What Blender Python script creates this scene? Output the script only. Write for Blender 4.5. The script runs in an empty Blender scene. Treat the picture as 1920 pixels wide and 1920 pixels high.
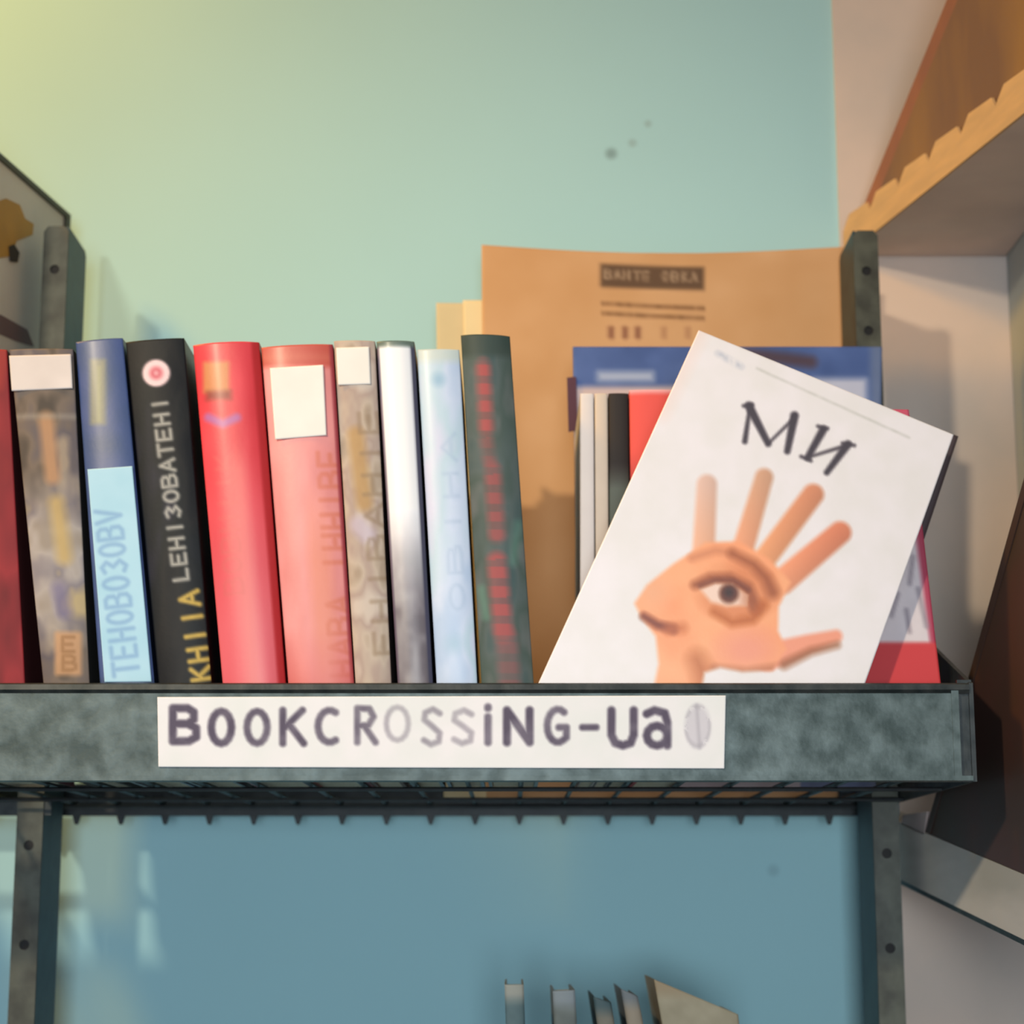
import bpy, bmesh, math
import numpy as np
from mathutils import Vector

C = bpy.context.scene
COL = C.collection
# ------------------------------------------------------------ camera
F = 3800.0            # focal length in pixels of a 1920 px frame
PITCH = math.atan(740 / F)
CZ = 1.40             # camera height
cam_d = bpy.data.cameras.new('camera'); cam = bpy.data.objects.new('camera', cam_d); COL.objects.link(cam)
cam.location = (0, 0, CZ); cam.rotation_euler = (math.pi / 2 + PITCH, 0, 0)
cam_d.sensor_width = 36; cam_d.lens = F / 1920 * 36; cam_d.clip_start = .02
cam_d.dof.use_dof = True; cam_d.dof.focus_distance = 1.07; cam_d.dof.aperture_fstop = 10.0
C.camera = cam
# ------------------------------------------------------------ world, lights, exposure
w = bpy.data.worlds.new('world'); C.world = w; w.use_nodes = True
w.node_tree.nodes['Background'].inputs[0].default_value = (.60, .76, 1.0, 1)
w.node_tree.nodes['Background'].inputs[1].default_value = .36
def area(name, loc, target, size, power, col, spread=180):
    d = bpy.data.lights.new(name, 'AREA'); d.shape = 'SQUARE'; d.size = size; d.energy = power; d.color = col; d.spread = math.radians(spread)
    o = bpy.data.objects.new(name, d); COL.objects.link(o); o.location = loc
    o.rotation_euler = (Vector(target) - Vector(loc)).to_track_quat('-Z', 'Y').to_euler()
def spot(name, loc, target, r, power, col, ang, blend):
    d = bpy.data.lights.new(name, 'SPOT'); d.shadow_soft_size = r; d.energy = power; d.color = col; d.spot_size = math.radians(ang); d.spot_blend = blend
    o = bpy.data.objects.new(name, d); COL.objects.link(o); o.location = loc
    o.rotation_euler = (Vector(target) - Vector(loc)).to_track_quat('-Z', 'Y').to_euler()
spot('desk_lamp', (-.82, -.55, CZ + .88), (.0, 1.3, CZ + .15), .05, 108, (1, .84, .59), 37, 1.0)
area('fill_light', (.0, -1.25, CZ - .04), (0, 1.3, CZ + .0), .46, 5.6, (.80, .92, 1), 80)  # added cool fill behind the camera, no window modelled; lifts wall under shelf
area('wall_lamp', (-.76, .98, CZ + .96), (-.25, 1.52, CZ + .55), .15, 8.5, (1, .50, .02))
C.view_settings.view_transform = 'Standard'; C.view_settings.look = 'None'
C.view_settings.gamma = 1; C.view_settings.use_curve_mapping = False
C.view_settings.exposure = -0.13

# ------------------------------------------------------------ geometry of the view: turn a measured point into a real one
cp, sp = math.cos(PITCH), math.sin(PITCH)
def ray(px, py):
    a, b = (px - 960) / F, (960 - py) / F
    return a, cp - b * sp, sp + b * cp
def P(px, py, Y):
    x, y, z = ray(px, py); t = Y / y
    return Vector((x * t, Y, CZ + z * t))
def PZ(px, py, z0):
    x, y, z = ray(px, py); t = (z0 - CZ) / z
    return Vector((x * t, y * t, z0))
def PV(px, py, p0, p1):            # on the vertical plane through p0-p1
    n = Vector((p1[1] - p0[1], -(p1[0] - p0[0])))
    x, y, z = ray(px, py); t = (n.x * p0[0] + n.y * p0[1]) / (n.x * x + n.y * y)
    return Vector((x * t, y * t, CZ + z * t))

# ------------------------------------------------------------ materials
def srgb(c):
    c = np.asarray(c, float) / 255.
    return np.where(c <= .04045, c / 12.92, ((np.clip(c, 0, None) + .055) / 1.055) ** 2.4)
MATS = {}
def mat(name, col, rough=.6, metal=0., col2=None, scale=30., bump=0., detail=4, coat=0., stretch=None, lo=.35, hi=.65, spec=None):
    if name in MATS: return MATS[name]
    m = bpy.data.materials.new(name); m.use_nodes = True; nt = m.node_tree; b = nt.nodes['Principled BSDF']
    b.inputs['Roughness'].default_value = rough; b.inputs['Metallic'].default_value = metal
    b.inputs['Coat Weight'].default_value = coat; b.inputs['Coat Roughness'].default_value = .2
    if spec is not None: b.inputs['Specular IOR Level'].default_value = spec
    c1 = tuple(srgb(col)) + (1,); c2 = tuple(srgb(col2 if col2 is not None else [v * .94 for v in col])) + (1,)
    tc = nt.nodes.new('ShaderNodeTexCoord'); nz = nt.nodes.new('ShaderNodeTexNoise')
    mp = nt.nodes.new('ShaderNodeMapping'); nt.links.new(tc.outputs['Object'], mp.inputs[0])
    if stretch: mp.inputs['Scale'].default_value = stretch
    nt.links.new(mp.outputs[0], nz.inputs['Vector']); nz.inputs['Scale'].default_value = scale; nz.inputs['Detail'].default_value = detail
    r = nt.nodes.new('ShaderNodeValToRGB'); r.color_ramp.elements[0].position = lo; r.color_ramp.elements[1].position = hi
    r.color_ramp.elements[0].color = c1; r.color_ramp.elements[1].color = c2
    nt.links.new(nz.outputs['Fac'], r.inputs[0]); nt.links.new(r.outputs[0], b.inputs['Base Color'])
    if bump:
        bp = nt.nodes.new('ShaderNodeBump'); bp.inputs['Strength'].default_value = bump; bp.inputs['Distance'].default_value = .001
        nt.links.new(nz.outputs['Fac'], bp.inputs['Height']); nt.links.new(bp.outputs[0], b.inputs['Normal'])
    MATS[name] = m; return m
def printmat(name, rough, coat=0.):
    if name in MATS: return MATS[name]
    m = bpy.data.materials.new(name); m.use_nodes = True; nt = m.node_tree; b = nt.nodes['Principled BSDF']
    a = nt.nodes.new('ShaderNodeAttribute'); a.attribute_name = 'print'; nt.links.new(a.outputs['Color'], b.inputs['Base Color'])
    b.inputs['Roughness'].default_value = rough; b.inputs['Coat Weight'].default_value = coat; b.inputs['Coat Roughness'].default_value = .22
    tc = nt.nodes.new('ShaderNodeTexCoord'); nz = nt.nodes.new('ShaderNodeTexNoise'); nz.inputs['Scale'].default_value = 400
    nt.links.new(tc.outputs['Object'], nz.inputs['Vector'])
    bp = nt.nodes.new('ShaderNodeBump'); bp.inputs['Strength'].default_value = .08; bp.inputs['Distance'].default_value = .0005
    nt.links.new(nz.outputs['Fac'], bp.inputs['Height']); nt.links.new(bp.outputs[0], b.inputs['Normal'])
    MATS[name] = m; return m
PG = printmat('glossy_print', .42, .12); PM = printmat('matte_print', .7)
PS = printmat('satin_print', .5); PS.node_tree.nodes['Principled BSDF'].inputs['Specular IOR Level'].default_value = .22
M_metal = mat('hammered_green_enamel', (42, 58, 56), .45, .2, (86, 100, 100), 75, .5, 6)
M_post = mat('dark_green_enamel', (50, 50, 40), .5, .1, (78, 80, 68), 60, .4, 5)
M_post_shaded = mat('shaded_post_enamel', (22, 44, 52), .5, .1, (34, 58, 64), 60, .3, 5)  # same post enamel, with the inner flange's shade put into its colour
M_dark = mat('dark_steel', (30, 38, 40), .5, .3, (56, 60, 60), 90, .4)
M_wire = mat('dark_wire_steel', (14, 20, 24), .5, .3, (30, 34, 36), 90, .2)
M_bolt_or_added_plug = mat('black_bolt_or_added_plug', (16, 12, 12), .6, .3, (26, 22, 20))
M_page = mat('page_paper', (226, 214, 190), .9, 0, (196, 182, 158), 160, .1, stretch=(12, 1, .3))
M_kraft = mat('kraft_paper', (200, 150, 105), .8, 0, (190, 150, 96), 14, .15)

# ------------------------------------------------------------ objects
def link(name, me, m, parent=None):
    o = bpy.data.objects.new(name, me); COL.objects.link(o)
    if m: me.materials.append(m)
    if parent: o.parent = parent; o.matrix_parent_inverse = parent.matrix_world.inverted()
    return o
def tag(o, label, cat, group=None):
    o['label'] = label; o['category'] = cat
    if group: o['group'] = group
    return o
def thing(name, label, cat, loc, group=None):
    o = bpy.data.objects.new(name, None); COL.objects.link(o); o.location = loc; o.empty_display_size = .02
    bpy.context.view_layer.update()
    return tag(o, label, cat, group)
def kid(o, parent):
    o.parent = parent; o.matrix_parent_inverse = parent.matrix_basis.inverted(); return o
def mesh(name, vs, fs, m, parent=None, smooth=False):
    me = bpy.data.meshes.new(name); me.from_pydata([tuple(v) for v in vs], [], fs)
    bm = bmesh.new(); bm.from_mesh(me); bmesh.ops.recalc_face_normals(bm, faces=bm.faces); bm.to_mesh(me); bm.free()
    if smooth:
        for p in me.polygons: p.use_smooth = True
    o = link(name, me, m)
    if parent: kid(o, parent)
    return o
def prism(name, pts, off, m, parent=None):      # polygon pushed along a vector
    n = len(pts); off = Vector(off); a = [Vector(p) for p in pts]; b = [p + off for p in a]
    fs = [list(range(n)), list(range(2 * n - 1, n - 1, -1))] + [[i, (i + 1) % n, n + (i + 1) % n, n + i] for i in range(n)]
    return mesh(name, a + b, fs, m, parent)
def box(name, x0, x1, y0, y1, z0, z1, m, parent=None):
    return prism(name, [(x0, y0, z0), (x1, y0, z0), (x1, y0, z1), (x0, y0, z1)], (0, y1 - y0, 0), m, parent)
def rod(name, a, b, r, m, parent=None, n=8):
    a, b = Vector(a), Vector(b); d = (b - a).normalized(); u = d.orthogonal().normalized(); v = d.cross(u)
    ring = [u * (r * math.cos(2 * math.pi * i / n)) + v * (r * math.sin(2 * math.pi * i / n)) for i in range(n)]
    return prism(name, [a + q for q in ring], b - a, m, parent)

# ------------------------------------------------------------ print helpers (flat print evaluated on a fine grid, in measured units)
rng = np.random.RandomState(7)
LAT = rng.rand(64, 64)
def vnoise(X, Y):
    xi, yi = np.floor(X).astype(int), np.floor(Y).astype(int); fx, fy = X - xi, Y - yi
    fx, fy = fx * fx * (3 - 2 * fx), fy * fy * (3 - 2 * fy); g = lambda i, j: LAT[i % 64, j % 64]
    return (g(xi, yi) * (1 - fx) + g(xi + 1, yi) * fx) * (1 - fy) + (g(xi, yi + 1) * (1 - fx) + g(xi + 1, yi + 1) * fx) * fy
def fbm(X, Y, s, sy=None, o=0): 
    sy = sy or s
    return .6 * vnoise(X / s + o, Y / sy + o) + .3 * vnoise(X * 2 / s + o + 9, Y * 2 / sy) + .1 * vnoise(X * 4 / s, Y * 4 / sy + o)
def sm(d, w=3.): return np.clip(.5 - d / (2 * w), 0, 1)          # 1 inside
def mixc(c, col, a): return c * (1 - a[..., None]) + np.asarray(col, float) * a[..., None]
def seg(X, Y, a, b, ra, rb=None):
    rb = ra if rb is None else rb
    ax, ay = a; bx, by = b; dx, dy = bx - ax, by - ay; L = dx * dx + dy * dy + 1e-9
    t = np.clip(((X - ax) * dx + (Y - ay) * dy) / L, 0, 1)
    return np.hypot(X - ax - t * dx, Y - ay - t * dy) - (ra + (rb - ra) * t)
def poly(X, Y, pts):
    n = len(pts); d = np.full(X.shape, 1e9); s = np.ones(X.shape)
    for i in range(n):
        (ax, ay), (bx, by) = pts[i], pts[(i + 1) % n]
        d = np.minimum(d, seg(X, Y, (ax, ay), (bx, by), 0))
        cnd = ((ay > Y) != (by > Y)) & (X < (bx - ax) * (Y - ay) / ((by - ay) + 1e-12) + ax); s = np.where(cnd, -s, s)
    return d * s
def line(X, Y, pts, r, r2=None):
    d = np.full(X.shape, 1e9); n = len(pts) - 1
    for i in range(n):
        ra = r if r2 is None else r + (r2 - r) * i / n; rb = r if r2 is None else r + (r2 - r) * (i + 1) / n
        d = np.minimum(d, seg(X, Y, pts[i], pts[i + 1], ra, rb))
    return d
def rect(X, Y, x0, y0, x1, y1, r=0):
    cx, cy, hx, hy = (x0 + x1) / 2, (y0 + y1) / 2, (x1 - x0) / 2 - r, (y1 - y0) / 2 - r
    qx, qy = np.abs(X - cx) - hx, np.abs(Y - cy) - hy
    return np.hypot(np.maximum(qx, 0), np.maximum(qy, 0)) + np.minimum(np.maximum(qx, qy), 0) - r
def arc(cx, cy, rx, ry, a0, a1, n=12):
    return [(cx + rx * math.cos(math.radians(a0 + (a1 - a0) * i / n)), cy + ry * math.sin(math.radians(a0 + (a1 - a0) * i / n))) for i in range(n + 1)]
# little stroke alphabet in a unit box (x right, y down)
G = {
 'B': [[(0, 0), (0, 1)], [(0, 0), (.6, 0), (.85, .12), (.85, .35), (.6, .47), (0, .47)], [(.6, .47), (.95, .6), (.95, .87), (.65, 1), (0, 1)]],
 'O': [arc(.5, .5, .45, .5, 0, 360, 16)],
 'K': [[(.05, 0), (.05, 1)], [(.85, 0), (.1, .55)], [(.3, .42), (.9, 1)]],
 'C': [arc(.55, .5, .5, .5, -60, -300, 12)],
 'R': [[(.05, 0), (.05, 1)], [(.05, 0), (.65, .02), (.85, .25), (.6, .5), (.05, .52)], [(.4, .52), (.95, 1)]],
 'S': [[(.9, .12), (.55, 0), (.15, .1), (.1, .3), (.5, .48), (.9, .68), (.85, .92), (.45, 1), (.08, .88)]],
 'i': [[(.5, .28), (.5, 1)], [(.5, 0), (.5, .03)]],
 'N': [[(.05, 1), (.05, 0), (.9, 1), (.9, 0)]],
 'G': [arc(.55, .5, .5, .5, -55, -300, 12) + [(.95, .85), (.95, .55), (.6, .55)]],
 '-': [[(0, .5), (1, .5)]],
 'U': [[(.05, 0), (.05, .7), (.2, .93), (.5, 1), (.8, .93), (.92, .7), (.92, 0)]],
 'a': [[(.1, .1), (.4, 0), (.8, .08), (.9, .35), (.9, 1)], arc(.5, .72, .4, .28, 0, 360, 12)],
 'T': [[(.5, 0), (.5, 1)], [(0, 0), (1, 0)]], 'E': [[(.9, 0), (.05, 0), (.05, 1), (.9, 1)], [(.05, .5), (.75, .5)]],
 'H': [[(.05, 0), (.05, 1)], [(.9, 0), (.9, 1)], [(.05, .5), (.9, .5)]],
 '3': [[(.1, .1), (.5, 0), (.9, .2), (.5, .47), (.95, .75), (.5, 1), (.1, .9)]],
 'V': [[(0, 0), (.5, 1), (1, 0)]], 'A': [[(0, 1), (.5, 0), (1, 1)], [(.2, .65), (.8, .65)]],
 'L': [[(.05, 0), (.05, 1), (.9, 1)]], 'I': [[(.5, 0), (.5, 1)]],
}
def glyph(X, Y, ch, x, y, wd, ht, r, M=None):
    d = np.full(X.shape, 1e9)
    for st in G[ch]:
        pts = [(x + u * wd, y + v * ht) for u, v in st]
        if M: pts = [M(*p) for p in pts]
        d = np.minimum(d, line(X, Y, pts, r))
    return d

def grid_panel(name, Q, fn, m, parent, world, step=3.0, bulge=0., back=.0006):
    """Q = TL,TR,BR,BL measured corners; world(u,v) -> Vector on the real surface."""
    TL, TR, BR, BL = [np.array(q, float) for q in Q]
    nu = max(4, int(np.linalg.norm(TR - TL) / step)); nv = max(4, int(np.linalg.norm(BL - TL) / step))
    u, v = np.meshgrid(np.linspace(0, 1, nu + 1), np.linspace(0, 1, nv + 1))
    pp = (TL * ((1 - u) * (1 - v))[..., None] + TR * (u * (1 - v))[..., None] + BR * (u * v)[..., None] + BL * ((1 - u) * v)[..., None])
    col = fn(pp[..., 0], pp[..., 1], u, v)
    W = [Vector(w_) for w_ in world]                       # TL TR BR BL world
    wn = [np.array(w_) for w_ in W]
    ww = wn[0] * ((1 - u) * (1 - v))[..., None] + wn[1] * (u * (1 - v))[..., None] + wn[2] * (u * v)[..., None] + wn[3] * ((1 - u) * v)[..., None]
    nrm = np.cross(wn[1] - wn[0], wn[0] - wn[3]); nrm = nrm / np.linalg.norm(nrm)
    if nrm[1] > 0: nrm = -nrm
    ww = ww + nrm * (bulge * (1 - np.abs(2 * u - 1) ** 2.4))[..., None]
    nf = ww.reshape(-1, 3); N = (nu + 1) * (nv + 1)
    i, j = np.meshgrid(np.arange(nu), np.arange(nv)); a = (j * (nu + 1) + i).ravel()
    faces = np.stack([a, a + nu + 1, a + nu + 2, a + 1], 1).tolist()
    # thin solid: a back face and rim so it is closed
    c = [0, nu, (nu + 1) * (nv + 1) - 1, (nu + 1) * nv]
    rim = list(range(0, nu + 1)) + [(nu + 1) * k + nu for k in range(1, nv + 1)] + [(nu + 1) * nv + k for k in range(nu - 1, -1, -1)] + [(nu + 1) * k for k in range(nv - 1, 0, -1)]
    Bv = []
    for k in rim:
        uu = k % (nu + 1) / nu
        base = nf[k] - nrm * (bulge * (1 - abs(2 * uu - 1) ** 2.4)) - nrm * back
        Bv.append(base)
    R = len(rim)
    verts = np.vstack([nf, np.array(Bv)])
    for k in range(R):
        faces.append([rim[k], rim[(k + 1) % R], N + (k + 1) % R, N + k])
    faces.append([N + k for k in range(R)])
    me = bpy.data.meshes.new(name); me.from_pydata(verts.tolist(), [], faces)
    at = me.attributes.new('print', 'FLOAT_COLOR', 'POINT')
    cc = srgb(np.clip(col, 0, 245)).reshape(-1, 3); rimc = cc[rim]
    full = np.concatenate([np.vstack([cc, rimc]), np.ones((N + R, 1))], 1)
    at.data.foreach_set('color', full.astype(np.float32).ravel())
    me.polygons.foreach_set('use_smooth', [k < nu * nv for k in range(len(me.polygons))])
    o = link(name, me, m)
    if parent: kid(o, parent)
    return o

# ------------------------------------------------------------ the setting
YW = 1.52
M_wall = mat('teal_wall_paint', (166, 210, 218), .75, 0, (162, 206, 214), 3, .05)
nt = M_wall.node_tree; bs = nt.nodes['Principled BSDF']; src = bs.inputs['Base Color'].links[0].from_socket
geo = nt.nodes.new('ShaderNodeNewGeometry'); cur = src
for (sx, sy, rr, cc) in ((1146, 288, .0022, (96, 118, 122)), (1186, 268, .0016, (140, 168, 172)), (1215, 232, .0014, (140, 168, 172)), (1450, 1632, .002, (140, 178, 188))):
    p = P(sx, sy, YW); vm = nt.nodes.new('ShaderNodeVectorMath'); vm.operation = 'DISTANCE'; vm.inputs[1].default_value = p
    nt.links.new(geo.outputs['Position'], vm.inputs[0]); mr = nt.nodes.new('ShaderNodeMapRange')
    mr.inputs['From Min'].default_value = rr; mr.inputs['From Max'].default_value = rr * 3; mr.inputs['To Min'].default_value = .6; mr.inputs['To Max'].default_value = 0
    nt.links.new(vm.outputs['Value'], mr.inputs['Value']); mx = nt.nodes.new('ShaderNodeMix'); mx.data_type = 'RGBA'
    nt.links.new(mr.outputs[0], mx.inputs[0]); nt.links.new(cur, mx.inputs[6]); mx.inputs[7].default_value = tuple(srgb(cc)) + (1,); cur = mx.outputs[2]
nt.links.new(cur, bs.inputs['Base Color'])
M_white = mat('pale_pink_white_plaster', (222, 200, 186), .8, 0, (205, 190, 180), 9, .2)
M_wr = mat('pale_grey_paint', (176, 182, 180), .8, 0, (168, 174, 172), 5, .1)
XC = P(1574, 460, YW).x; XR = P(1893, 600, YW - .006).x
def struct(o): o['kind'] = 'structure'; return o
struct(box('wall_back', -2.6, XC, YW, YW + .1, 0, 2.7, M_wall))
wp = struct(box('wall_back_white', XC, XR + .1, YW - .005, YW + .1, 0, 2.7, M_white)); 
struct(box('wall_right', XR, XR + .1, -1.9, YW - .006, 0, 2.7, M_wr))
struct(box('floor', -2.6, XR + .1, -1.9, YW + .1, -.05, 0, mat('grey_floor', (120, 112, 104), .6, 0, (104, 98, 92), 8)))

# ------------------------------------------------------------ rack
def row(z, Y):                 # the row at which a height shows on the plane Y
    k = (z - CZ) / Y; return 960 - F * (k * cp - sp) / (cp + k * sp)
YF = 1.15; YB = 1.462; YP = 1.37; YPB = 1.43
ZL = P(960, 1462, YF).z; ZT = P(960, 1283, YF + .008).z; ZFL = ZL + .004       # lip bottom, lip top, top of the wires
XRF = P(1821, 1380, YF).x; XLF = -.45  # left end run out of view to block lamp light under the shelf
rack = thing('metal_shelf_rack', 'green hammered metal wall rack with wire shelf, deep front lip and slotted posts', 'shelf rack', (0, YP, 0))
def tray(dz, full=True):
    zl, zt, zf = ZL + dz, ZT + dz, ZFL + dz
    # front lip: main face, with the ends folded
    yf = YF
    XE = P(1798, 1380, YF).x
    face = [(XLF, yf, zl), (XE, yf, zl), (XE, yf, zt - .006), (XLF, yf, zt - .006)]
    prism('front_lip', face, (0, .0025, 0), M_metal, rack)
    prism('lip_rim', [(XLF, yf + .0006, zt - .0062), (XLF, yf - .0012, zt - .004), (XLF, yf - .0008, zt - .001), (XLF, yf + .0015, zt), (XLF, yf + .005, zt - .001), (XLF, yf + .004, zt - .006)], (XRF - XLF, 0, 0), M_dark, rack)  # same enamel as the lip; shade of the rolled edge put in as dark colour
    prism('lip_bottom_fold', [(XLF, yf - .0012, zl - .0005), (XLF, yf - .0012, zl + .0022), (XLF, yf + .006, zl + .001), (XLF, yf + .006, zl - .001)], (XRF - XLF, 0, 0), M_metal, rack)
    for s, x in ((1, XRF), (-1, XLF)):       # side plates rise towards the back
        pts = [(x, yf + .001, zl - .001), (x, YB, zl - .001), (x, YB, zt + .034), (x, yf + .10, zt + .034), (x, yf + .001, zt)]
        o = prism('side_plate', pts, (.0025 * s, 0, 0), M_dark, rack)
    o = box('end_fold', XE - .0035, XE + .0006, yf - .0008, yf + .002, zl, zt - .004, M_metal, rack)
    box('end_flange', XE + .0008, XRF + .002, yf + .003, yf + .006, zl - .001, zt + .002, M_dark, rack)
    # wires
    n = 20; x0 = P(225, 1510, YB).x; pit = (P(1390, 1510, YB).x - x0) / 14
    xs = [x0 + pit * k for k in range(-3, 18)]
    for x in xs:
        if XLF + .004 < x < XRF - .004:
            rod('wire', (x, yf + .003, zf - .0016), (x, YB + .002, zf - .0016), .0016, M_wire, rack, 6)
            mesh('wire_end', [(x - .0048, YB + .004, zf - .004), (x + .0048, YB + .004, zf - .004), (x + .001, YB + .004, zf - .0165), (x - .001, YB + .004, zf - .0165),
                              (x - .0048, YB + .0075, zf - .004), (x + .0048, YB + .0075, zf - .004), (x + .001, YB + .0075, zf - .0165), (x - .001, YB + .0075, zf - .0165)],
                 [(0, 1, 2, 3), (7, 6, 5, 4), (0, 4, 5, 1), (1, 5, 6, 2), (2, 6, 7, 3), (3, 7, 4, 0)], M_wire, rack)
    for y in (1.235, 1.355, 1.45):
        rod('cross_wire', (XLF, y, zf - .0045), (XRF, y, zf - .0045), .0014, M_wire, rack, 6)
    box('rear_rail', XLF, XRF, YB, YB + .004, zf - .0105, zf + .012, M_wire, rack)
tray(0); tray(-.30)

def post(side):
    xi_top = P(125 if side < 0 else 1602, 520, YP).x; wd = .0175
    zt = P(960, 424 if side < 0 else 432, YP).z
    xo = xi_top + side * wd; x0, x1 = min(xi_top, xo), max(xi_top, xo); xm = (x0 + x1) / 2
    holes = sorted({round(P(960, y, YP).z, 4) for y in ((505, 1585) if side < 0 else (508, 1600, 1778))})
    z = holes[0]
    while z > .1: z -= .065; holes.append(z)
    z = holes[0] if side < 0 else holes[1]
    zz = [h for h in (holes + ([P(960, 620, YP).z] if side > 0 else []))]; zz = sorted(zz)
    vs, fs = [], []
    def solid(pts):
        k = len(vs); n = len(pts); vs.extend([(x, YP, z_) for x, z_ in pts]); vs.extend([(x, YP + .002, z_) for x, z_ in pts])
        fs.append(list(range(k, k + n))); fs.append([k + 2 * n - 1 - i for i in range(n)])
        for i in range(n): fs.append([k + i, k + (i + 1) % n, k + n + (i + 1) % n, k + n + i])
    h = .0062; r = .0034; last = 0.
    for c in zz:
        if c - h < last: continue
        solid([(x0, last), (x1, last), (x1, c - h), (x0, c - h)]); last = c + h
        n = 16; k = len(vs)
        for y_ in (YP, YP + .002):
            for i in range(n):
                a = 2 * math.pi * i / n; ca, sa = math.cos(a), math.sin(a); q = 1 / max(abs(ca), abs(sa))
                vs.append((xm + ca * q * wd / 2, y_, c + sa * q * h)); vs.append((xm + r * ca, y_, c + r * sa))
        for i in range(n):
            j = (i + 1) % n; o_ = 2 * n
            fs.append([k + 2 * i, k + 2 * j, k + 2 * j + 1, k + 2 * i + 1]); fs.append([k + o_ + 2 * i, k + o_ + 2 * i + 1, k + o_ + 2 * j + 1, k + o_ + 2 * j])
            fs.append([k + 2 * i, k + o_ + 2 * i, k + o_ + 2 * j, k + 2 * j]); fs.append([k + 2 * i + 1, k + 2 * j + 1, k + o_ + 2 * j + 1, k + o_ + 2 * i + 1])
    solid([(x0, last), (x1, last), (x1, zt - .004), (x1 - .003, zt), (x0 + .003, zt), (x0, zt - .004)])
    o = mesh('post', vs, fs, M_post, rack)
    # inward flange running back to the wall side
    t = .002 * side
    prism('post_flange', [(xi_top, YP + .001, 0), (xi_top, YPB, 0), (xi_top, YPB, zt - .003), (xi_top, YPB - .004, zt), (xi_top, YP + .001, zt)], (t, 0, 0), M_post_shaded, rack)
    for c in zz:
        b = rod('bolt_or_added_plug', (xm, YP + .0015, c), (xm, YP + .009, c), .0056, M_bolt_or_added_plug, o, 8)  # black plugs added so the empty holes read as dark; one is a bolt
    if side > 0:
        pass
    return o
post(-1); post(1)
# lugs tying side plates to the posts, below the shelf
for x0, x1 in ((XLF, P(100, 1400, YP).x), (P(1640, 1400, YP).x, XRF)):
    box('lug', x0, x1, YP + .0018, YP + .005, ZL - .010, ZFL - .0035, M_dark, rack)

# ------------------------------------------------------------ sign on the lip
SQ = [(295, 1307), (1361, 1304), (1358, 1441), (297, 1438)]
def sign_fn(X, Y, u, v):
    c = np.zeros(X.shape + (3,)) + [232, 229, 230]
    c = c + (fbm(X, Y, 60)[..., None] - .5) * [14, 6, 12]
    spec = [('B', 324, 1328, 46, 62, 7.5, 1), ('O', 394, 1334, 42, 60, 7, 1), ('O', 461, 1334, 42, 60, 6.5, .9), ('K', 528, 1332, 46, 62, 6.5, .95), ('C', 594, 1332, 44, 60, 6.5, .85),
            ('R', 668, 1328, 38, 64, 6, .75), ('O', 722, 1326, 46, 62, 5, .38), ('S', 792, 1330, 36, 66, 5.5, .5), ('S', 848, 1332, 40, 62, 5.5, .4), ('i', 900, 1326, 30, 66, 7, .8),
            ('N', 948, 1332, 50, 60, 7.5, .95), ('G', 1024, 1330, 40, 62, 6.5, .85), ('-', 1092, 1334, 26, 60, 6, 1), ('U', 1144, 1332, 48, 66, 7.5, 1), ('a', 1208, 1332, 48, 66, 7.5, 1)]
    for ch, x, y, wd, ht, r, a in spec:
        f = sm(glyph(X, Y, ch, x, y, wd, ht, r), 3.2) * a * (.8 + .35 * fbm(X, Y, 22))
        c = mixc(c, (82, 72, 92), np.clip(f, 0, 1))
    # pale leaf-shaped scribble at the end
    e = np.hypot((X - 1308) / 24, (Y - 1362) / 40) * 30 - 30
    c = mixc(c, (196, 190, 200), sm(e, 6) * .7)
    c = mixc(c, (150, 145, 156), sm(np.abs(e + 2) - 2, 4) * .55 * (fbm(X, Y, 10) > .42))
    c = mixc(c, (150, 145, 156), sm(line(X, Y, [(1306, 1322), (1312, 1402)], 2), 4) * .5)
    return c
grid = grid_panel('paper_sign', SQ, sign_fn, PM, None, [P(x, y, YF - .0014) for x, y in SQ], 2.2, 0, .0004)
tag(grid, 'long white paper strip lettered BOOKCROSSiNG-Ua stuck on the green shelf lip', 'sign')

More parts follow.
